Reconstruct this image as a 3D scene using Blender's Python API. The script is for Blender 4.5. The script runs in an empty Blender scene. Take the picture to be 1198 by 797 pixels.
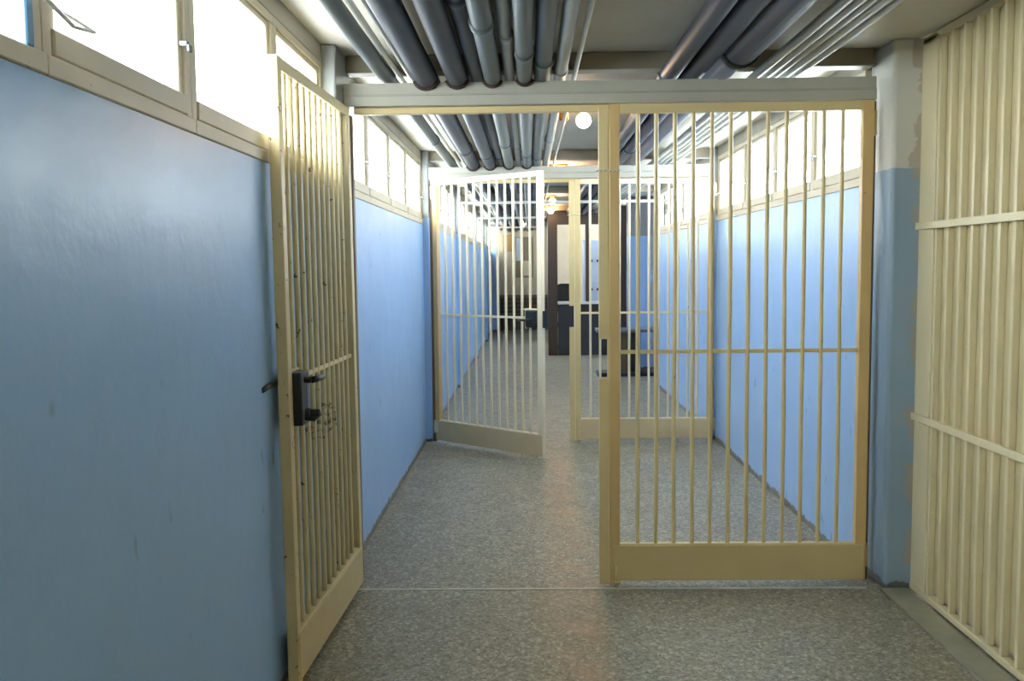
import bpy, bmesh, math, random
from mathutils import Vector, Matrix
random.seed(7)
PI = math.pi
SC = bpy.context.scene
COL = SC.collection

# ------------------------------------------------------------------ materials
def srgb(r, g, b):
    f = lambda c: (c/255/12.92) if c/255 <= 0.04045 else ((c/255+0.055)/1.055)**2.4
    return (f(r), f(g), f(b), 1)

class NT:
    def __init__(s, name):
        s.m = bpy.data.materials.new(name); s.m.use_nodes = True
        s.t = s.m.node_tree; s.n = s.t.nodes; s.l = s.t.links
        s.b = s.n['Principled BSDF']; s.out = s.n['Material Output']
    def new(s, ty, **kw):
        n = s.n.new(ty)
        for k, v in kw.items():
            if k in n.inputs and not hasattr(n, k): n.inputs[k].default_value = v
            else: setattr(n, k, v)
        return n
    def link(s, a, b): s.l.new(a, b)
    def coord(s, world=False):
        if world: return s.new('ShaderNodeNewGeometry').outputs['Position']
        return s.new('ShaderNodeTexCoord').outputs['Object']
    def noise(s, vec, scale, detail=4, rough=.55, stretch=None):
        if stretch:
            mp = s.new('ShaderNodeMapping'); mp.inputs['Scale'].default_value = stretch
            s.link(vec, mp.inputs['Vector']); vec = mp.outputs['Vector']
        n = s.new('ShaderNodeTexNoise'); n.inputs['Scale'].default_value = scale
        n.inputs['Detail'].default_value = detail; n.inputs['Roughness'].default_value = rough
        s.link(vec, n.inputs['Vector']); return n.outputs['Fac']
    def ramp(s, fac, stops):
        r = s.new('ShaderNodeValToRGB'); e = r.color_ramp.elements
        while len(e) < len(stops): e.new(.5)
        for el, (p, c) in zip(e, stops):
            el.position = p; el.color = c if not isinstance(c, (int, float)) else (c, c, c, 1)
        s.link(fac, r.inputs['Fac']); return r.outputs['Color']
    def mix(s, fac, a, b):
        m = s.new('ShaderNodeMix', data_type='RGBA')
        for sock, v in ((m.inputs[0], fac), (m.inputs[6], a), (m.inputs[7], b)):
            if hasattr(v, 'is_output'): s.link(v, sock)
            else: sock.default_value = v
        return m.outputs[2]
    def math(s, op, a, b=0.0):
        m = s.new('ShaderNodeMath', operation=op)
        for i, v in enumerate((a, b)):
            if hasattr(v, 'is_output'): s.link(v, m.inputs[i])
            else: m.inputs[i].default_value = v
        return m.outputs[0]
    def bump(s, h, strength=.2, dist=.01):
        b = s.new('ShaderNodeBump'); b.inputs['Strength'].default_value = strength
        b.inputs['Distance'].default_value = dist
        s.link(h, b.inputs['Height']); s.link(b.outputs['Normal'], s.b.inputs['Normal'])
    def base(s, c):
        if hasattr(c, 'is_output'): s.link(c, s.b.inputs['Base Color'])
        else: s.b.inputs['Base Color'].default_value = c
    def rough(s, r):
        if hasattr(r, 'is_output'): s.link(r, s.b.inputs['Roughness'])
        else: s.b.inputs['Roughness'].default_value = r

def scale_c(c, k): return (c[0]*k, c[1]*k, c[2]*k, 1)

def enamel(name, col, rough=.35, chips=.0, chipcol=None, mottling=.12, metal=0, chipscale=22, bump=.06, scuffs=None):
    """oil-painted steel: even colour, faint mottling, rust or dark chips"""
    t = NT(name); v = t.coord()
    c = t.mix(t.ramp(t.noise(v, 3.0, 5), [(.35, 0.0), (.7, 1.0)]), col, scale_c(col, 1-mottling))
    if chips:
        f = t.ramp(t.noise(v, chipscale, 6, .7), [(1-chips, 0.0), (min(1, 1-chips+.03), 1.0)])
        c = t.mix(f, c, chipcol or srgb(70, 50, 40))
    if scuffs:   # a cluster of dark scuff marks around one spot (x, z, radius x, radius z)
        sp = t.new('ShaderNodeSeparateXYZ'); t.link(v, sp.inputs[0])
        dx = t.math('DIVIDE', t.math('SUBTRACT', sp.outputs['X'], scuffs[0]), scuffs[2])
        dz = t.math('DIVIDE', t.math('SUBTRACT', sp.outputs['Z'], scuffs[1]), scuffs[3])
        rr = t.math('ADD', t.math('MULTIPLY', dx, dx), t.math('MULTIPLY', dz, dz))
        m = t.math('MULTIPLY', t.math('LESS_THAN', rr, 1.0), t.ramp(t.noise(v, 55, 4, .6), [(.53, 0.0), (.58, 1.0)]))
        c = t.mix(t.math('MULTIPLY', m, .8), c, srgb(64, 52, 38))
    t.base(c); t.rough(rough); t.b.inputs['Metallic'].default_value = metal
    t.bump(t.noise(v, 60, 3), bump, .003)
    return t.m

BLUE = srgb(154, 193, 240)
def wall_paint(name, split=None, upper=None, blue=BLUE):
    """gloss blue oil paint, cement skirt where the paint stops short of the floor, stains, optional pale upper part"""
    t = NT(name); p = t.coord(True)
    sep = t.new('ShaderNodeSeparateXYZ'); t.link(p, sep.inputs[0]); z = sep.outputs['Z']
    big = t.noise(p, 1.3, 5, .6)
    c = t.mix(t.ramp(big, [(.2, 0.0), (.8, 1.0)]), blue, scale_c(blue, .86))
    drip = t.noise(p, 2.2, 5, .6, (6, 6, .35))
    c = t.mix(t.math('MULTIPLY', t.ramp(drip, [(.45, 0.0), (.8, 1.0)]), .16), c, srgb(160, 184, 210))
    dirt = t.ramp(t.noise(p, 9.0, 2, .4, (1, 1, .6)), [(.715, 0.0), (.76, 1.0)])
    c = t.mix(t.math('MULTIPLY', dirt, .45), c, srgb(84, 100, 108))
    if split is not None:
        zz = t.math('ADD', z, t.math('MULTIPLY', t.noise(p, 30, 3), .012))
        m = t.math('GREATER_THAN', zz, split)
        c = t.mix(m, c, upper)
        bias = t.math('MULTIPLY', t.math('GREATER_THAN', sep.outputs['X'], 1.60), t.math('MULTIPLY', t.math('SUBTRACT', sep.outputs['X'], 1.672), 2.6))
        patch = t.ramp(t.math('ADD', t.noise(p, 5.5, 6, .6), bias), [(.66, 0.0), (.69, 1.0)])
        c = t.mix(t.math('MULTIPLY', patch, .75), c, srgb(168, 156, 136))
    edge = t.math('ADD', t.math('MULTIPLY', t.noise(p, 14, 5, .7), .10), -.012)
    low = t.math('LESS_THAN', z, edge)
    c = t.mix(low, c, srgb(104, 106, 104))
    t.base(c)
    t.rough(t.ramp(t.noise(p, 4, 4), [(.3, .29), (.7, .37)]))
    t.b.inputs['Specular IOR Level'].default_value = .42
    t.bump(t.math('ADD', t.noise(p, 5, 4, .55), t.math('MULTIPLY', t.noise(p, 38, 3, .6), .10)), .34, .014)
    return t.m

M = {}
M['wall'] = wall_paint('blue_gloss_wall_paint')
M['pillar'] = wall_paint('pillar_paint', 1.925, srgb(198, 198, 188), srgb(142, 166, 184))
M['pilaster'] = wall_paint('grey_pilaster_paint', 1.925, srgb(146, 150, 148))
def floor_mat():
    t = NT('terrazzo'); p = t.coord(True)
    v = t.new('ShaderNodeTexVoronoi'); v.inputs['Scale'].default_value = 78; t.link(p, v.inputs['Vector'])
    v2 = t.new('ShaderNodeTexVoronoi'); v2.inputs['Scale'].default_value = 130; t.link(p, v2.inputs['Vector'])
    sepc = t.new('ShaderNodeSeparateColor'); t.link(v.outputs['Color'], sepc.inputs[0])
    sep2 = t.new('ShaderNodeSeparateColor'); t.link(v2.outputs['Color'], sep2.inputs[0])
    chip = t.ramp(sepc.outputs[0], [(0, srgb(78, 80, 70)), (.3, srgb(132, 132, 118)), (.55, srgb(156, 153, 136)),
                                      (.8, srgb(172, 167, 148)), (.93, srgb(216, 213, 196)), (1, srgb(232, 229, 214))])
    small = t.ramp(sep2.outputs[1], [(0, srgb(90, 90, 80)), (.5, srgb(146, 145, 130)), (1, srgb(192, 189, 170))])
    c = t.mix(.5, chip, small)
    c = t.mix(.16, c, (.02, .025, .025, 1))
    stain = t.ramp(t.noise(p, .9, 6, .6), [(.40, 0.0), (.70, 1.0)])
    c = t.mix(t.math('MULTIPLY', stain, .35), c, srgb(112, 108, 90))
    rust = t.ramp(t.noise(p, 3.5, 6, .65, (1, .35, 1)), [(.60, 0.0), (.74, 1.0)])
    c = t.mix(t.math('MULTIPLY', rust, .30), c, srgb(166, 126, 96))
    # a long reddish streak running down the corridor
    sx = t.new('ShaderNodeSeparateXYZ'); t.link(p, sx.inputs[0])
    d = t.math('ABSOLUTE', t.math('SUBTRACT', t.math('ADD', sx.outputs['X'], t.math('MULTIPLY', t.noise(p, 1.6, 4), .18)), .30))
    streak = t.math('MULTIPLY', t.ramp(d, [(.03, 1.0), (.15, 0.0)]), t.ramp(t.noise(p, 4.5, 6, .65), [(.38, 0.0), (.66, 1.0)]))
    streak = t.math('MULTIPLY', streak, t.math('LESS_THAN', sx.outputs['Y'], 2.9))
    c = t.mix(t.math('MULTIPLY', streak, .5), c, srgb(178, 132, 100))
    t.base(c); t.rough(t.ramp(t.noise(p, 6, 4), [(.3, .34), (.7, .5)]))
    t.bump(sep2.outputs[0], .05, .002)
    return t.m
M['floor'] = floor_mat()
def plaster(name, col, col2, rough=.8, sc=2.0):
    t = NT(name); p = t.coord(True)
    c = t.mix(t.ramp(t.noise(p, sc, 6, .6), [(.35, 0.0), (.75, 1.0)]), col, col2)
    t.base(c); t.rough(rough); t.bump(t.noise(p, 40, 4), .1, .004); return t.m
M['ceiling'] = plaster('ceiling_plaster', srgb(214, 210, 198), srgb(196, 190, 174), .7, 1.2)
M['header'] = plaster('drab_header_paint', srgb(172, 168, 154), srgb(150, 144, 128), .6)
M['downstand'] = plaster('downstand_paint', srgb(150, 142, 124), srgb(126, 118, 100), .6)
M['beige_wall'] = plaster('beige_plaster', srgb(214, 198, 170), srgb(202, 184, 154), .6)
M['wainscot'] = plaster('grey_brown_dado_paint', srgb(116, 112, 100), srgb(104, 98, 84), .45)
M['curb'] = plaster('worn_cement_curb', srgb(150, 150, 132), srgb(128, 130, 112), .7, 5)
M['strip'] = plaster('pale_threshold_strip', srgb(206, 204, 192), srgb(178, 176, 162), .5, 8)
CREAM = srgb(214, 196, 146)
M['gate'] = enamel('cream_gate_enamel', CREAM, .36, .33, srgb(120, 84, 54), .10)
M['gate2'] = enamel('worn_cream_gate_enamel', CREAM, .40, .372, srgb(92, 62, 42), .14, scuffs=(.58, .885, .22, .075))
M['tan'] = enamel('tan_gate_enamel', srgb(208, 178, 122), .36, .34, srgb(120, 78, 48), .12)
M['pale'] = enamel('bright_lit_cream_gate_enamel', srgb(230, 219, 188), .36, .33, srgb(130, 100, 76), .08)  # cream gate paint, lightened to carry the strong light on the farther gates
M['lit_plate'] = enamel('bright_lit_cream_kick_plate_enamel', srgb(214, 194, 152), .42, .27, srgb(128, 96, 66), .08)  # kick plate cream with the same strong light put into its colour
M['plate'] = enamel('cream_kick_plate_enamel', srgb(206, 186, 138), .42, .27, srgb(128, 96, 66), .08)
M['fence'] = enamel('cream_fence_enamel', srgb(222, 211, 172), .34, .24, srgb(150, 124, 88), .06)
M['sheet'] = enamel('cream_sheet_enamel', srgb(208, 196, 154), .36, 0, None, .08)
M['beam'] = enamel('pale_grey_beam_enamel', srgb(178, 178, 166), .40, .30, srgb(120, 110, 96), .12)
M['winframe'] = enamel('cream_window_enamel', srgb(192, 182, 158), .45, .33, srgb(110, 96, 78), .10)
M['blue_stile'] = enamel('blue_window_enamel', srgb(96, 142, 178), .4)
M['white_metal'] = enamel('white_enamel', srgb(236, 234, 228), .4)
M['pipe_dark'] = enamel('dark_slate_pipe_paint', srgb(56, 62, 73), .48, .27, srgb(60, 58, 56), .16)
M['pipe_grey'] = enamel('mid_grey_pipe_paint', srgb(88, 97, 99), .42, .27, srgb(80, 72, 64), .14)
M['pipe_light'] = enamel('light_grey_pipe_paint', srgb(158, 162, 158), .40, .30, srgb(104, 92, 82), .12)
M['conduit'] = enamel('galvanised_conduit', srgb(196, 196, 186), .30, 0, None, .1, .25)
M['rust'] = enamel('rust_red_saddle', srgb(64, 42, 38), .7, .4, srgb(56, 40, 34), .3)
M['black'] = enamel('black_lock_paint', srgb(26, 30, 32), .38, .3, srgb(70, 68, 66), .1)
M['steel'] = enamel('worn_grey_steel', srgb(120, 122, 126), .35, 0, None, .1, .6)
M['brown'] = enamel('dark_brown_paint', srgb(58, 46, 40), .45, 0, None, .2)
M['jamb'] = enamel('brown_jamb_paint', srgb(120, 98, 78), .5, .3, srgb(80, 60, 44), .15)
M['charcoal'] = enamel('charcoal_laminate', srgb(40, 44, 50), .45, 0, None, .15)
M['ledge'] = enamel('pale_grey_laminate', srgb(200, 202, 204), .4)
M['locker'] = enamel('pale_blue_locker_paint', srgb(176, 186, 204), .4)
M['brass'] = enamel('brass_socket', srgb(176, 132, 70), .35, 0, None, .1, .7)
M['wood'] = enamel('olive_brown_wood', srgb(96, 84, 58), .5, 0, None, .3)
M['teal_top'] = enamel('grey_table_top', srgb(112, 116, 128), .35)
M['board'] = enamel('drab_board', srgb(140, 126, 100), .6)
M['ochre'] = enamel('ochre_poster', srgb(206, 164, 104), .6)
M['paper'] = enamel('pale_blue_paper', srgb(190, 204, 214), .7)
M['string'] = enamel('white_wire', srgb(224, 220, 208), .6)
def bulb_mat():
    t = NT('bulb_glow'); e = t.new('ShaderNodeEmission'); e.inputs['Color'].default_value = (1, .62, .30, 1)
    e.inputs['Strength'].default_value = 70; t.link(e.outputs[0], t.out.inputs['Surface']); return t.m
M['bulb'] = bulb_mat()
def glass_mat():
    t = NT('window_glass'); tr = t.new('ShaderNodeBsdfTransparent'); tr.inputs['Color'].default_value = (.96, .98, .98, 1)
    gl = t.new('ShaderNodeBsdfGlossy'); gl.inputs['Roughness'].default_value = .03
    mx = t.new('ShaderNodeMixShader'); mx.inputs[0].default_value = .06
    t.link(tr.outputs[0], mx.inputs[1]); t.link(gl.outputs[0], mx.inputs[2]); t.link(mx.outputs[0], t.out.inputs['Surface'])
    return t.m
M['glass'] = glass_mat()

# ------------------------------------------------------------------ mesh helpers
class MB:
    def __init__(s): s.bm = bmesh.new()
    def _merge(s, b):
        me = bpy.data.meshes.new('tmp'); b.to_mesh(me); b.free(); s.bm.from_mesh(me); bpy.data.meshes.remove(me)
    def box(s, x0, x1, y0, y1, z0, z1, bev=0.0, seg=2, mat=None):
        b = bmesh.new(); bmesh.ops.create_cube(b, size=1)
        for v in b.verts:
            v.co = Vector(((x0+x1)/2+v.co.x*(x1-x0), (y0+y1)/2+v.co.y*(y1-y0), (z0+z1)/2+v.co.z*(z1-z0)))
        if bev:
            bev = min(bev, .49*min(abs(x1-x0), abs(y1-y0), abs(z1-z0)))
            r = bmesh.ops.bevel(b, geom=list(b.edges), offset=bev, segments=seg, affect='EDGES', profile=.6)
            if seg > 1:
                for f in r['faces']: f.smooth = True
        if mat is not None: bmesh.ops.transform(b, matrix=mat, verts=b.verts)
        s._merge(b); return s
    def tube(s, pts, r, n=12, cap=True):
        """tube through pts; r a number or a list"""
        b = bmesh.new(); pts = [Vector(p) for p in pts]; rings = []
        rr = r if isinstance(r, (list, tuple)) else [r]*len(pts)
        ref = None
        for i, p in enumerate(pts):
            d = (pts[min(i+1, len(pts)-1)]-pts[max(i-1, 0)]).normalized()
            if ref is None:
                ref = Vector((0, 0, 1)) if abs(d.z) < .9 else Vector((1, 0, 0))
            a = (ref-d*ref.dot(d)).normalized(); c = d.cross(a); ref = a
            rings.append([b.verts.new(p+a*math.cos(2*PI*k/n)*rr[i]+c*math.sin(2*PI*k/n)*rr[i]) for k in range(n)])
        for i in range(len(rings)-1):
            for k in range(n):
                f = b.faces.new((rings[i][k], rings[i][(k+1) % n], rings[i+1][(k+1) % n], rings[i+1][k])); f.smooth = True
        if cap:
            b.faces.new(list(reversed(rings[0]))); b.faces.new(rings[-1])
        bmesh.ops.recalc_face_normals(b, faces=b.faces)
        s._merge(b); return s
    def sphere(s, c, r, sz=1.0, u=24, v=14):
        b = bmesh.new(); bmesh.ops.create_uvsphere(b, u_segments=u, v_segments=v, radius=r)
        for w in b.verts: w.co = Vector((w.co.x, w.co.y, w.co.z*sz))+Vector(c)
        for f in b.faces: f.smooth = True
        s._merge(b); return s
    def prism(s, outline, axis, a0, a1):
        """extrude a 2-D outline along 'x','y' or 'z'"""
        b = bmesh.new()
        def mk(p, a): return {'y': (p[0], a, p[1]), 'x': (a, p[0], p[1]), 'z': (p[0], p[1], a)}[axis]
        lo = [b.verts.new(mk(p, a0)) for p in outline]; hi = [b.verts.new(mk(p, a1)) for p in outline]
        b.faces.new(lo); b.faces.new(list(reversed(hi))); n = len(outline)
        for i in range(n): b.faces.new((lo[i], lo[(i+1) % n], hi[(i+1) % n], hi[i]))
        bmesh.ops.recalc_face_normals(b, faces=b.faces)
        s._merge(b); return s
    def build(s, name, mat, parent=None, kind=None):
        me = bpy.data.meshes.new(name); s.bm.to_mesh(me); s.bm.free()
        me.materials.append(M[mat]); o = bpy.data.objects.new(name, me); COL.objects.link(o)
        if parent: o.parent = parent
        if kind: o['kind'] = kind
        return o

def thing(name, label, cat, loc=(0, 0, 0), rot=(0, 0, 0), group=None, kind=None):
    o = bpy.data.objects.new(name, None); COL.objects.link(o); o.empty_display_size = .1
    o.location = loc; o.rotation_euler = rot; o['label'] = label; o['category'] = cat
    if group: o['group'] = group
    if kind: o['kind'] = kind
    return o
def tag(o, label, cat, group=None, kind=None):
    o['label'] = label; o['category'] = cat
    if group: o['group'] = group
    if kind: o['kind'] = kind
    return o

# ------------------------------------------------------------------ the setting
BAY = 3.58
XL, XR = -.90, 1.585
YEND, YREAR = 17.7, -7.0
CEIL = 2.485
def struct(name, mb, mat, label, cat): return tag(mb.build(name, mat), label, cat, kind='structure')
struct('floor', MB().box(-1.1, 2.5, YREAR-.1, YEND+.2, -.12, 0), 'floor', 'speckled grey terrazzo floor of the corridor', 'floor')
struct('ceiling', MB().box(-1.1, 2.5, YREAR-.1, YEND+.2, CEIL, CEIL+.12), 'ceiling', 'off-white ceiling carrying the pipes', 'ceiling')
struct('wall_left', MB().box(XL-.14, XL, YREAR, YEND, 0, 1.865), 'wall', 'long glossy blue wall under the left windows', 'wall')
struct('wall_right', MB().box(XR, XR+.14, .15, 7.12, 0, 1.865), 'wall', 'glossy blue wall behind the closed gate leaves on the right', 'wall')
struct('wall_front', MB().box(-1.04, 2.44, YEND, YEND+.15, .83, CEIL), 'beige_wall', 'beige end wall at the far end of the corridor', 'wall')
struct('wall_front_dado', MB().box(-1.04, 2.44, YEND-.012, YEND+.15, 0, .83), 'wainscot', 'grey-brown lower part of the far end wall', 'wall')
struct('wall_rear', MB().box(-1.04, 2.0, YREAR-.15, YREAR, 0, CEIL), 'beige_wall', 'beige wall behind the viewer', 'wall')
struct('wall_right_near', MB().box(1.80, 1.95, YREAR, -.13, 0, CEIL), 'beige_wall', 'plain wall behind the slatted cream fence', 'wall')
struct('wall_right_hall', MB().box(2.30, 2.44, 7.12, YEND, 0, 1.865), 'wall', 'blue wall of the wider hall beyond the right windows', 'wall')
struct('wall_right_return', MB().box(XR+.14, 2.30, 6.98, 7.12, 0, CEIL), 'wall', 'short blue return wall where the hall widens', 'wall')
struct('trim_1', MB().box(XL-.14, XL-.005, YREAR, YEND, 2.405, CEIL), 'header', 'pale header strip above the left windows', 'trim')
struct('trim_2', MB().box(XR+.005, XR+.14, .15, 7.12, 2.405, CEIL), 'header', 'pale header strip above the right windows', 'trim')
struct('trim_3', MB().box(1.60, 1.72, -3.4, -.14, 0, .014, .004), 'curb', 'low worn cement curb along the slatted fence', 'trim')
struct('trim_4', MB().box(-.88, 1.55, -.118, -.100, 0, .003), 'strip', 'thin pale strip across the floor at the nearer gateway', 'trim')
# pilasters on both sides at every bay, the right near one is the big pillar
def pillar(x0, x1, y0, y1, label, bev=.012, mat='pilaster'):
    tag(MB().box(x0, x1, y0, y1, 0, CEIL, bev, 3).build('pillar', mat), label, 'pillar', kind='structure')
pillar(1.615, 1.79, -.13, .149, 'stout pillar, blue below and off-white above, between closed gate and slatted fence', .02, 'pillar')
for k, w in ((0, 'nearer open gate'), (1, 'farther open gate'), (2, 'second window bay past the farther gate'), (3, 'third window bay past the farther gate'), (4, 'fourth window bay past the farther gate')):
    pillar(XL-.12, -.845, BAY*k-(.02 if k else .18), BAY*k+.13, 'shallow wall pilaster on the left at the '+w)
pillar(XL-.12, -.845, -BAY-.02, -BAY+.13, 'shallow wall pilaster on the left behind the viewer')
pillar(1.572, XR+.12, BAY-.02, BAY+.13, 'shallow wall pilaster beside the farther closed gate leaf')
pillar(XL-.1, -.73, 17.2, 17.45, 'dark blue pier at the far end of the left wall')
pillar(1.43, 1.95, 9.0, 9.35, 'blue and off-white pier facing the viewer beyond the right windows')
# ceiling downstands
for k, y in enumerate((-BAY, 0, BAY, 2*BAY, 3*BAY, 4*BAY)):
    x1 = 1.60 if y < 7 else 2.3
    tag(MB().box(-.845, x1, y+.05, y+.15, 2.405, CEIL, .004, 1).build('trim_%d' % (5+k), 'downstand'),
        'drab ceiling downstand across bay line %d' % (k+1), 'beam', kind='structure')

# windows: four in each bay, each a unit of its own
wn = [0]
def window(side, ya, yb, extra=None, post=.03):
    wn[0] += 1; n = wn[0]
    s = 1 if side == 'left' else -1
    xf = {'left': XL, 'right': XR, 'hall': 2.30}[side]
    def bx(mb, d0, d1, y0, y1, z0, z1, bev=.003):
        a, b = xf-s*d0, xf-s*d1
        return mb.box(min(a, b), max(a, b), y0, y1, z0, z1, bev, 1)
    fr = MB()
    bx(fr, -.006, .10, ya, yb, 1.866, 1.906); bx(fr, .004, .09, ya, yb, 2.372, 2.404)
    bx(fr, .004, .07, ya, ya+post, 1.906, 2.372); bx(fr, .004, .07, yb-post, yb, 1.906, 2.372)
    w = fr.build('window_%d' % n, 'winframe')
    tag(w, 'bright window %d along the %s wall (hall ones added, unseen)' % (n, side if side != 'hall' else 'hall'), 'window', kind='structure')
    g = .004; st = .026
    if extra == 'open':
        MB().box(XL-.020, XL+.004, yb-.066, yb-.040, 1.907, 2.372, .003, 1).build('stile', 'blue_stile', w)['label'] = 'blue painted upright'
        return w
    sa = MB()
    bx(sa, .0, .04, ya+post+g, yb-post-g, 1.910, 1.962)
    bx(sa, .012, .04, ya+post+g, yb-post-g, 2.350, 2.370)
    bx(sa, .012, .04, ya+post+g, ya+post+g+st, 1.962, 2.350); bx(sa, .012, .04, yb-post-g-st, yb-post-g, 1.962, 2.350)
    so = sa.build('sash', 'winframe', w)
    gp = MB(); bx(gp, .024, .028, ya+post+g+st-.004, yb-post-g-st+.004, 1.958, 2.354, 0)
    gp.build('pane', 'glass', w)
    hk = MB(); bx(hk, -.012, .012, yb-post-g-st+.004, yb-post-g-.004, 2.085, 2.10); bx(hk, -.02, -.010, yb-post-g-st, yb-post-g-.004, 2.07, 2.09)
    hk.build('catch', 'steel', w)
    return w
STARTS = (.13, .95, 1.77, 2.60, 3.56)
for k in (-2, -1, 0, 1, 2, 3, 4):
    for i in range(4):
        ST = STARTS if k != -1 else (.13, 1.015, 1.785, 2.625, 3.40)
        ya, yb = BAY*k+ST[i], BAY*k+ST[i+1]
        if yb > 17.2 or ya < -6.9: continue
        w = window('left', ya, yb, 'open' if (k == -1 and i == 0) else None, post=.036 if k < 0 else .032)
        if k == -1 and i == 1:
            MB().tube([(-.872, -2.80, 2.044), (-.878, -2.62, 2.004), (-.882, -2.49, 1.976)], .005, 8).tube(
                [(-.886, -2.535, 1.992), (-.884, -2.47, 1.990), (-.878, -2.404, 1.983)], .004, 8).tube(
                [(-.882, -2.49, 1.974), (-.878, -2.404, 1.983)], .004, 8).build('stay', 'white_metal', w)
for k in (0, 1):
    for i in range(4):
        window('right', BAY*k+STARTS[i]+(.02 if i == 0 else 0), BAY*k+STARTS[i+1])

for k in range(2, 7):  # unseen windows added to bring light into the far hall
    window('hall', 7.14+.92*k, 7.14+.92*(k+1))
struct('trim_12', MB().box(2.305, 2.44, 7.12, YEND, 2.405, CEIL), 'beam', 'pale header strip above the added windows of the wider hall', 'trim')
struct('wall_right_hall_start', MB().box(2.30, 2.44, 7.12, 8.98, 1.865, 2.405), 'wall', 'upper blue wall of the hall before its added windows', 'wall')
struct('wall_right_hall_end', MB().box(2.30, 2.44, 13.58, YEND, 1.865, 2.405), 'wall', 'upper blue wall of the hall beyond its added windows', 'wall')

# ------------------------------------------------------------------ gate frames
PIPES = [  # x, z, radius, material, label, saddles
    (-.655, 2.385, .036, 'pipe_grey', 'slim grey ceiling pipe nearest the left windows', 0),
    (-.463, 2.366, .052, 'pipe_dark', 'thick dark slate pipe, first of the thick ones from the left', 1),
    (-.320, 2.366, .048, 'pipe_dark', 'thick dark slate pipe, second of the thick ones from the left', 1),
    (-.232, 2.388, .034, 'pipe_dark', 'dark pipe squeezed between two thicker slate pipes left of centre', 0),
    (-.160, 2.362, .040, 'pipe_grey', 'grey-green pipe left of the slim pale pipe above the gateway', 1),
    (-.080, 2.372, .023, 'pipe_light', 'slim pale grey pipe over the middle of the gateway', 0),
    (-.012, 2.362, .036, 'pipe_grey', 'grey pipe right beside the slim pale pipe, on a rusty saddle', 1),
    (.070, 2.380, .038, 'pipe_grey', 'grey pipe directly above the gap between the gates', 0),
    (.150, 2.384, .029, 'pipe_light', 'pale pipe at the right edge of the left pipe bundle', 0),
    (.665, 2.400, .044, 'pipe_dark', 'dark pipe at the left of the right-hand bundle', 0),
    (.772, 2.400, .050, 'pipe_dark', 'dark middle pipe of the right-hand bundle', 0),
]
def beam_outline(x0, x1, z0, z1, cuts):
    pts = [(x0, z0), (x1, z0), (x1, z1)]
    for (cx, cz, r) in sorted(cuts, reverse=True):
        if cz-r >= z1: continue
        a0 = math.asin(max(-1, min(1, (z1-cz)/r)))     # angle on the right where the notch meets the top
        for k in range(11):
            a = a0-(PI+2*a0)*k/10
            pts.append((cx+r*math.cos(a), cz+r*math.sin(a)))
    pts.append((x0, z1)); return pts
cuts = [(p[0], p[1], p[2]+.003) for p in PIPES]
def gate_frame(y, label, x0, x1):
    t = thing('gate_frame', label, 'gate frame', (0, y, 0))
    MB().prism(beam_outline(x0, x1, 2.288, 2.342, cuts), 'y', -.02, .045).build('header_beam', 'beam', t)
    MB().box(x0, x1, -.032, .045, 2.238, 2.286, .006).box(x0, x1, -.026, -.0, 2.284, 2.292, .002, 1).build('lower_flange', 'beam', t)
    MB().box(x0+.04, x1-.03, .0, .035, 2.206, 2.237, .003, 1).build('stop_rail', 'gate', t)
    MB().box(x0, x0+.03, .004, .045, 0, 2.206, .003, 1).build('jamb', 'jamb', t)
    MB().box(x1-.012, x1+.012, .004, .045, 0, 2.237, .003, 1).build('jamb', 'jamb', t)
    return t
gate_frame(0, 'pale grey header beam and jambs of the nearer gateway', -.842, 1.58)
gate_frame(BAY, 'pale grey header beam and jambs of the farther gateway', -.842, 1.558)

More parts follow.
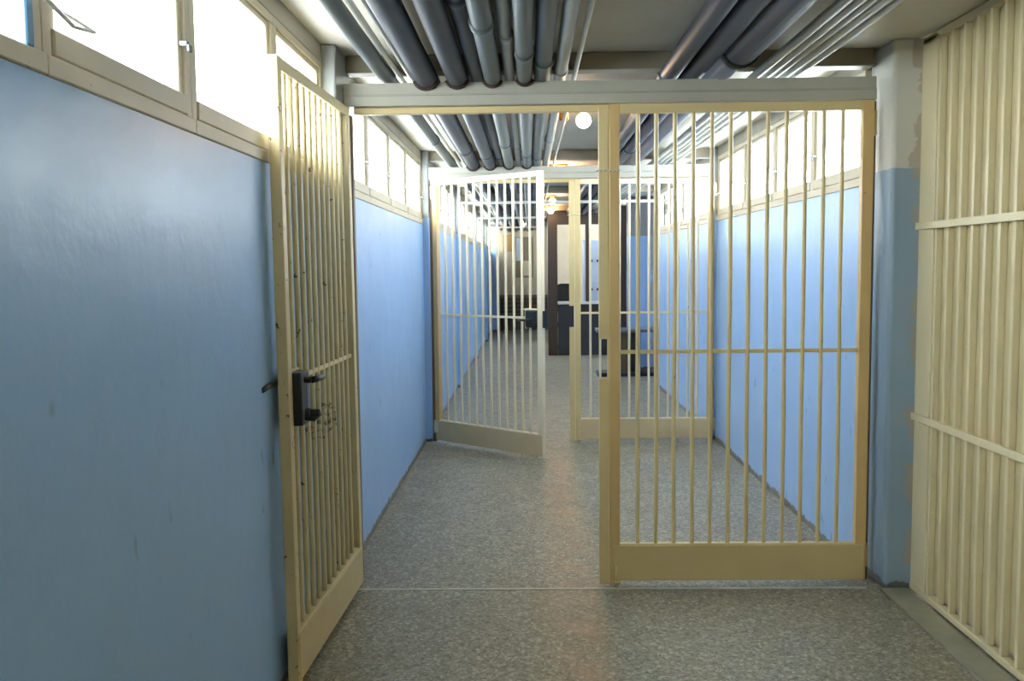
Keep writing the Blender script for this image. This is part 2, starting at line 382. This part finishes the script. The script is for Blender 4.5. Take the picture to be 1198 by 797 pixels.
# ------------------------------------------------------------------ gate leaves
def leaf(label, loc, rot, L, nb, lap=False, lock=False, mats=('gate', 'plate'), box=False, stiles=('gate', 'gate')):
    """local x runs hinge -> free edge, z up"""
    t = thing('barred_gate', label, 'gate', loc, rot, group='cream barred gates of the corridor')
    ht = 2.226; a, b = mats
    sw = .050
    MB().box(0, sw, -.02, .02, .03, ht, .004).build('stile', stiles[0], t)
    MB().box(L-.046, L, -.02, .02, .012, ht, .004).build('stile', stiles[1], t)
    MB().box(sw, L-.046, -.017, .017, 2.184, ht, .003).build('top_rail', a, t)
    MB().box(.012, L-.012, -.024, .024, .030, .198, .004).build('kick_plate', b, t)
    MB().box(sw, L-.046, -.017, .017, .196, .204, .002, 1).build('ledge_strip', a, t)
    r = .0098
    for i in range(nb):
        x = sw+(L-sw-.046)*(i+1)/(nb+1)
        w = random.uniform(-.0025, .0025)
        MB().tube([(x, 0, .20), (x+w, w*.5, .75), (x-w, 0, 1.45), (x, 0, 2.19)], r, 10, False).build('bar', a, t)
    MB().box(sw-.02, L-.03, -.006, .006, 1.094, 1.112, .002, 1).build('cross_rail', a, t)
    for z in (.14, 2.13):
        h = MB().tube([(-.012, -.012, z-.055), (-.012, -.012, z+.055)], .011, 12).box(-.012, .035, -.026, -.018, z-.045, z+.045, .002, 1)
        h.build('hinge', a, t)
    if lap:   # stop flange beside the meeting stile, cut away at the lock
        x0 = L+.004
        MB().box(x0, L+.050, .004, .020, 1.165, ht-.012, .003, 1).build('stop_flange', 'gate', t)
        MB().box(x0, L+.050, .004, .020, .012, .985, .003, 1).build('stop_flange', 'gate', t)
        MB().box(L-.002, x0+.006, -.01, .018, .012, ht-.02, .001, 1).build('flange_web', a, t)
        MB().tube([(L-.03, .030, .0015), (L-.03, .030, .10)], .007, 10).tube([(L-.03, .030, .018), (L-.03, .030, .030)], .012, 10).build('drop_bolt', b, t)
        MB().tube([(L-.05+.055*k/16*2, .023+.004*math.sin(k*1.9), 1.93+.006*math.sin(k*2.3)) for k in range(17)], .0035, 6).build('wire_tie', 'string', t)
    if lock:
        for s in (1,):
            cs = MB().box(L-.155, L-.048, .010, .050, .945, 1.135, .006)
            lk = cs.build('lock_case', 'black', t); lk['label'] = 'black lock case'
            MB().box(L-.145, L-.112, .0498, .0525, 1.00, 1.085, .001, 1).build('face_plate', 'steel', lk)
            MB().tube([(L-.095, .03, 1.105), (L-.095, .075, 1.105)], .012, 14).tube(
                [(L-.090, .078, 1.105), (L-.12, .086, 1.106), (L-.19, .088, 1.103), (L-.225, .083, 1.100)], [.012, .0125, .0115, .009], 12).build('lever_handle', 'black', lk)
            MB().tube([(L-.095, -.012, 1.105), (L-.095, -.032, 1.105)], .011, 14).tube(
                [(L-.105, -.034, 1.105), (L-.06, -.036, 1.104), (L+.06, -.038, 1.100), (L+.115, -.036, 1.095)], [.011, .012, .011, .009], 12).build('lever_handle', 'black', lk)
            MB().tube([(L-.10, .03, .985), (L-.10, .066, .985)], .017, 16).box(L-.106, L-.094, .064, .10, .972, .998, .004).tube(
                [(L-.085, .045, .97), (L-.10, .075, .962), (L-.12, .095, .978)], .009, 10).build('key_cylinder', 'black', lk)
            MB().box(L-.160, L-.150, -.012, .012, .93, 1.14, .002, 1).box(L-.156, L-.05, -.012, .012, 1.135, 1.145, .002, 1).build('lock_bracket', a, t)
    if box:
        bk = MB().box(L-.175, L-.04, -.03, .03, 1.165, 1.176, .002, 1).box(L-.178, L-.168, -.012, .012, 1.02, 1.176, .002, 1)
        bk.build('lock_bracket', a, t)
        lk = MB().box(L-.155, L-.045, -.035, .035, 1.03, 1.162, .008).build('lock_case', 'black', t); lk['label'] = 'black lock case'
        MB().box(L+.001, L+.022, -.012, .012, 1.03, 1.16, .004).build('strike_bolt', 'black', lk)
        MB().tube([(L-.10, -.035, 1.09), (L-.10, -.06, 1.09)], .012, 12).tube([(L-.098, -.064, 1.09), (L-.17, -.066, 1.088), (L-.20, -.062, 1.086)], .009, 10).build('lever_handle', 'black', lk)
    return t
def th(dx, dy): return math.atan2(dy, dx)
leaf('open cream barred gate leaf standing along the glossy wall, black lever lock', (-.815, -.065, 0), (.006, 0, th(-.036, -1.06)), 1.075, 11, lock=True, mats=('gate2', 'plate'), stiles=('gate2', 'gate2'))
leaf('closed cream barred gate leaf beside the stout pillar', (1.552, -.062, 0), (0, 0, PI), 1.185, 12, lap=True, stiles=('tan', 'tan'))
leaf('half-open cream gate leaf, colour lightened for strong light, farther down the corridor, black lock box', (-.80, BAY-.06, 0), (0, 0, th(.925, -.78)), 1.185, 12, box=True, mats=('pale', 'lit_plate'), stiles=('tan', 'pale'))
leaf('closed gate leaf farther down the corridor, partly hidden behind the nearer closed leaf', (1.552, BAY-.062, 0), (0, 0, PI), 1.165, 12, lap=True, mats=('pale', 'lit_plate'), stiles=('tan', 'gate'))

# ------------------------------------------------------------------ slatted fence on the right
t = thing('slatted_fence', 'tall cream fence of upright bars on sheet metal along the right side', 'fence', (1.735, -.14, 0))
LEN = 3.2
MB().box(.028, .036, -LEN, 0, .062, 2.47).build('backing_sheet', 'sheet', t)
MB().box(.0, .036, -.150, .0, .02, 2.47, .004).build('end_stile', 'fence', t)
MB().box(-.004, .034, -LEN, .0, .012, .040, .004).build('bottom_rail', 'fence', t)
MB().box(.0, .034, -LEN, .0, 2.445, 2.478, .003).build('top_rail', 'fence', t)
for z in (1.66, .81):
    MB().box(-.016, -.002, -LEN, .0, z-.016, z+.016, .003).build('cross_rail', 'fence', t)
y = -.165; i = 0
while y > -LEN+.05:
    MB().box(.0, .0275, y-.020, y, .040, 2.445, .003).build('bar', 'fence', t)
    y -= .1065

# ------------------------------------------------------------------ pipes under the ceiling
def pipe_path(x, z, y0, y1, wob=.004):
    n = 14; return [(x+random.uniform(-wob, wob), y0+(y1-y0)*i/n, z) for i in range(n+1)]
ys = (0, BAY)
for i, (x, z, r, m, label, sad) in enumerate(PIPES):
    y1 = 17.65 if x < .3 else 11.15
    o = MB().tube(pipe_path(x, z, -5.6, y1, .002), r, 20).build('ceiling_pipe', m)
    tag(o, label, 'pipe', 'pipes running under the corridor ceiling')
    for yy in (-1.9+.23*i, 2.2+.31*(i % 4), 6.0-.2*(i % 3)):
        MB().tube([(x, yy-.035, z), (x, yy-.03, z), (x, yy+.03, z), (x, yy+.035, z)], [r+.001, r+.006, r+.006, r+.001], 20, False).build('coupling', m, o)
    if sad:
        for yy in ys:
            pts = []
            for k in range(9):
                a = -PI*(.12+.76*k/8); pts.append((x+(r+.0035)*math.cos(a), yy-.035, z+(r+.0035)*math.sin(a)))
            MB().tube(pts, .009, 8).build('saddle', 'rust', o)
# thick stepped pipe with flange
t = tag(MB().tube([(.885, -5.6, 2.392), (.885, -.36, 2.392), (.885, -.35, 2.392), (.885, 11.15, 2.392)], [.072, .072, .056, .056], 24).build('ceiling_pipe', 'pipe_dark'),
        'thickest dark pipe, stepped down at a flange in front of the beam', 'pipe', 'pipes running under the corridor ceiling')
MB().tube([(.885, -.40, 2.392), (.885, -.345, 2.392)], .081, 24).build('flange', 'black', t)
CON = [(-.592, 2.452, .012, 'pale conduit beside the slim left pipe'), (-.545, 2.452, .012, 'pale conduit against the first thick slate pipe'),
       (.22, 2.470, .011, 'thin pale conduit feeding the bulb lamps'),
       (1.066, 2.440, .020, 'conduit nearest the thickest pipe in the right conduit row'), (1.116, 2.440, .017, 'second conduit from the thickest pipe'),
       (1.160, 2.440, .014, 'third conduit from the thickest pipe'), (1.202, 2.440, .018, 'fourth conduit from the thickest pipe'),
       (1.250, 2.440, .017, 'outermost conduit of the row on the right side of the ceiling')]
for x, z, r, label in CON:
    y1 = 11.1 if x > .3 else 15.0
    if x < 0:
        z = 2.389
    elif x > .3: z = 2.380
    o = MB().tube(pipe_path(x, z if x != .22 else 2.390, -5.6, y1, .002), r, 12).build('conduit', 'conduit' if x < .3 else ('pipe_light' if int(x*1000) % 2 else 'conduit'))
    tag(o, label, 'conduit', 'thin conduits under the ceiling')
# slender support tubes across the pipes in the far bays
for k, w in ((2, 'just beyond the farther gates'), (3, 'two bays beyond the farther gates'), (4, 'close to the far end wall')):
    tag(MB().box(-.84, 2.28 if k != 3 else .28, BAY*k-.015, BAY*k+.015, 2.272, 2.306, .006).build('support_beam', 'beam'),
        'slender pale beam under the ceiling pipes '+w, 'beam', 'pale beams carrying the far pipes')

# ------------------------------------------------------------------ bulb lamps
for (x, y, w) in ((.345, 1.5, 'between the two gateways'), (.33, 4.75, 'just past the farther gateway beam'), (.33, 8.6, 'in the middle of the far hall'),
                   (.36, 10.75, 'in front of the guard booth'), (-.10, 15.4, 'close to the far end wall')):
    t = thing('bulb_lamp', 'bare glowing bulb lamp on the ceiling '+w, 'lamp', (x, y, CEIL), group='bulb lamps along the ceiling')
    MB().tube([(0, 0, -.001), (0, 0, -.016), (0, 0, -.020)], [.055, .055, .045], 24).build('ceiling_rose', 'brass', t)
    MB().tube([(0, 0, -.018), (0, 0, -.046)], [.024, .026], 18).build('socket', 'brass', t)
    MB().sphere((0, 0, -.088), .046, 1.0).build('bulb', 'bulb', t)
    MB().box(-.150, -.095, -.03, .03, -.085, -.001, .006).tube([(-.10, 0, -.02), (-.05, 0, -.012)], .008, 8).build('junction_box', 'brass', t)

# ------------------------------------------------------------------ far hall furniture
t = thing('guard_booth', 'dark guard booth with low charcoal front in the far hall', 'booth', (.9, 11.2, 0))
MB().box(-.585, -.425, 0, .16, 0, CEIL, .004).build('corner_post', 'brown', t)
MB().box(-.42, .55, .01, .06, 0, .86, .004).build('front_panel', 'charcoal', t)
MB().box(-.425, .56, -.04, .22, .862, .905, .005).build('counter', 'ledge', t)
MB().box(.045, .110, .01, .09, .906, 2.195, .003).build('mullion', 'brown', t)
MB().box(-.425, .56, .0, .10, 2.195, CEIL, .003).build('fascia', 'brown', t)
MB().box(.56, .62, 0, .12, 0, CEIL, .004).build('corner_post', 'brown', t)
struct('wall_booth', MB().box(.36, 2.29, 13.6, 13.7, 0, CEIL), 'beige_wall', 'beige wall seen through the guard booth opening', 'wall')
tag(MB().box(1.24, 1.40, 9.02, 9.2, 0, 2.355, .005).build('post', 'brown'), 'dark brown post beside the blue pier in the far hall', 'post')
t = thing('locker', 'pale blue-grey locker inside the guard booth', 'locker', (1.20, 12.2, 0))
MB().box(-.24, .24, -.2, .2, 0, 1.95, .006).build('body', 'locker', t)
for z in (.95, 1.45):
    d = MB().box(-.23, .23, -.215, -.202, z-.42 if z < 1 else z-.24, z+.23, .003).build('door', 'locker', t)
    for dx in (-.12, .02, .12): MB().box(dx-.035, dx+.035, -.235, -.214, z+.12, z+.16, .004).build('handle', 'black', d)
t = thing('office_chair', 'black office chair behind the booth counter', 'chair', (.61, 11.75, 0))
o = MB()
o.prism([(-.20, .70), (.20, .70), (.215, .9), (.20, 1.08), (.15, 1.17), (.07, 1.20), (-.07, 1.20), (-.15, 1.17), (-.20, 1.08), (-.215, .9)], 'y', -.04, .03).build('backrest', 'black', t)
MB().box(-.23, .23, -.02, .42, .44, .52, .035, 3).build('seat', 'black', t)
MB().tube([(0, .2, .08), (0, .2, .45)], .025, 12).build('gas_column', 'steel', t)
b = MB()
for k in range(5):
    a = 2*PI*k/5; b.tube([(0, .2, .09), (.27*math.cos(a), .2+.27*math.sin(a), .055)], [.022, .015], 8); b.sphere((.27*math.cos(a), .2+.27*math.sin(a), .027), .026, 1, 10, 8)
b.build('base', 'black', t)
MB().box(-.03, .03, -.02, .02, .48, .78, .005).build('back_bar', 'steel', t)
t = thing('pedestal_table', 'low grey-topped pedestal table with wide base beside the blue pier', 'table', (1.32, 8.35, 0))
MB().box(-.41, .40, -.22, .22, .60, .64, .008).build('tabletop', 'teal_top', t)
MB().box(-.40, .40, -.2, .2, .0, .05, .008).build('base', 'charcoal', t)
MB().box(-.12, .05, -.12, .12, .05, .60, .006).build('pedestal', 'wood', t)
MB().box(.06, .19, -.10, .10, .05, .60, .006).build('pedestal', 'charcoal', t)
# end wall things
t = thing('notice_board', 'wall board with pale blue sheet on the far end wall', 'board', (-.19, YEND, 1.24))
MB().box(-.13, .27, -.03, .003, 0, .96, .006).build('panel', 'board', t)
MB().box(-.11, .03, -.036, -.0305, .40, .94).build('sheet', 'paper', t)
MB().box(.06, .25, -.036, -.0305, .05, .40).build('sheet', 'beige_wall', t)
tag(MB().box(-.62, -.34, YEND-.02, YEND+.003, 1.86, 2.26, .004).build('poster', 'ochre'), 'ochre poster on the far end wall near its left pier', 'poster')
t = thing('slatted_bench', 'long low slatted bench against the far end wall', 'bench', (-.15, YEND-.25, 0))
for k in range(4): MB().box(-.55, .55, .16+.015*k, .19+.015*k, .40+.10*k, .46+.10*k, .006).build('back_slat', 'wood', t)
MB().box(-.55, .55, -.16, .14, .36, .40, .006).build('seat', 'wood', t)
for dx in (-.5, .5):
    for dy in (-.12, .1): MB().box(dx-.025, dx+.025, dy-.025, dy+.025, 0, .36, .004).build('leg', 'charcoal', t)
    MB().box(dx-.02, dx+.02, .145, .165, .3, .76, .004).build('back_post', 'charcoal', t)

# ------------------------------------------------------------------ light
w = bpy.data.worlds.new('overcast_sky'); SC.world = w; w.use_nodes = True
wt = w.node_tree; bg = wt.nodes['Background']
# hazy white sky, brighter and cooler on the side of the right-hand windows
tc = wt.nodes.new('ShaderNodeTexCoord'); sx = wt.nodes.new('ShaderNodeSeparateXYZ'); wt.links.new(tc.outputs['Generated'], sx.inputs[0])
mr = wt.nodes.new('ShaderNodeMapRange'); mr.inputs['From Min'].default_value = -.6; mr.inputs['From Max'].default_value = .6
wt.links.new(sx.outputs['X'], mr.inputs['Value'])
rp = wt.nodes.new('ShaderNodeMix'); rp.data_type = 'RGBA'; wt.links.new(mr.outputs['Result'], rp.inputs[0])
rp.inputs[6].default_value = (.93, .97, 1.0, 1); rp.inputs[7].default_value = (1.34, 1.47, 1.62, 1)
wt.links.new(rp.outputs[2], bg.inputs['Color']); bg.inputs['Strength'].default_value = 9.0

# ------------------------------------------------------------------ camera
cam = bpy.data.cameras.new('camera'); co = bpy.data.objects.new('camera', cam); COL.objects.link(co)
R = Vector((0.999775176551577, 0.018456262035333973, -0.010438522067140259))
U = Vector((0.008933563255662313, 0.07982333330281943, 0.996768993753309))
W = Vector((-0.019229867363561415, 0.9966381499080347, -0.07964050696140594))
mt = Matrix((R, U, -W)).transposed().to_4x4(); mt.translation = Vector((0, -4.308510638, 1.5))
co.matrix_world = mt
cam.sensor_fit = 'HORIZONTAL'; cam.sensor_width = 36; cam.lens = 1080/1198*36; cam.clip_start = .02; cam.clip_end = 200
SC.camera = co
vs = SC.view_settings
vs.view_transform = 'Standard'; vs.look = 'None'; vs.gamma = 1; vs.exposure = 1.0; vs.use_curve_mapping = False
SC.cycles.max_bounces = 10; SC.cycles.diffuse_bounces = 6; SC.cycles.transparent_max_bounces = 12
SC.cycles.sample_clamp_indirect = 8
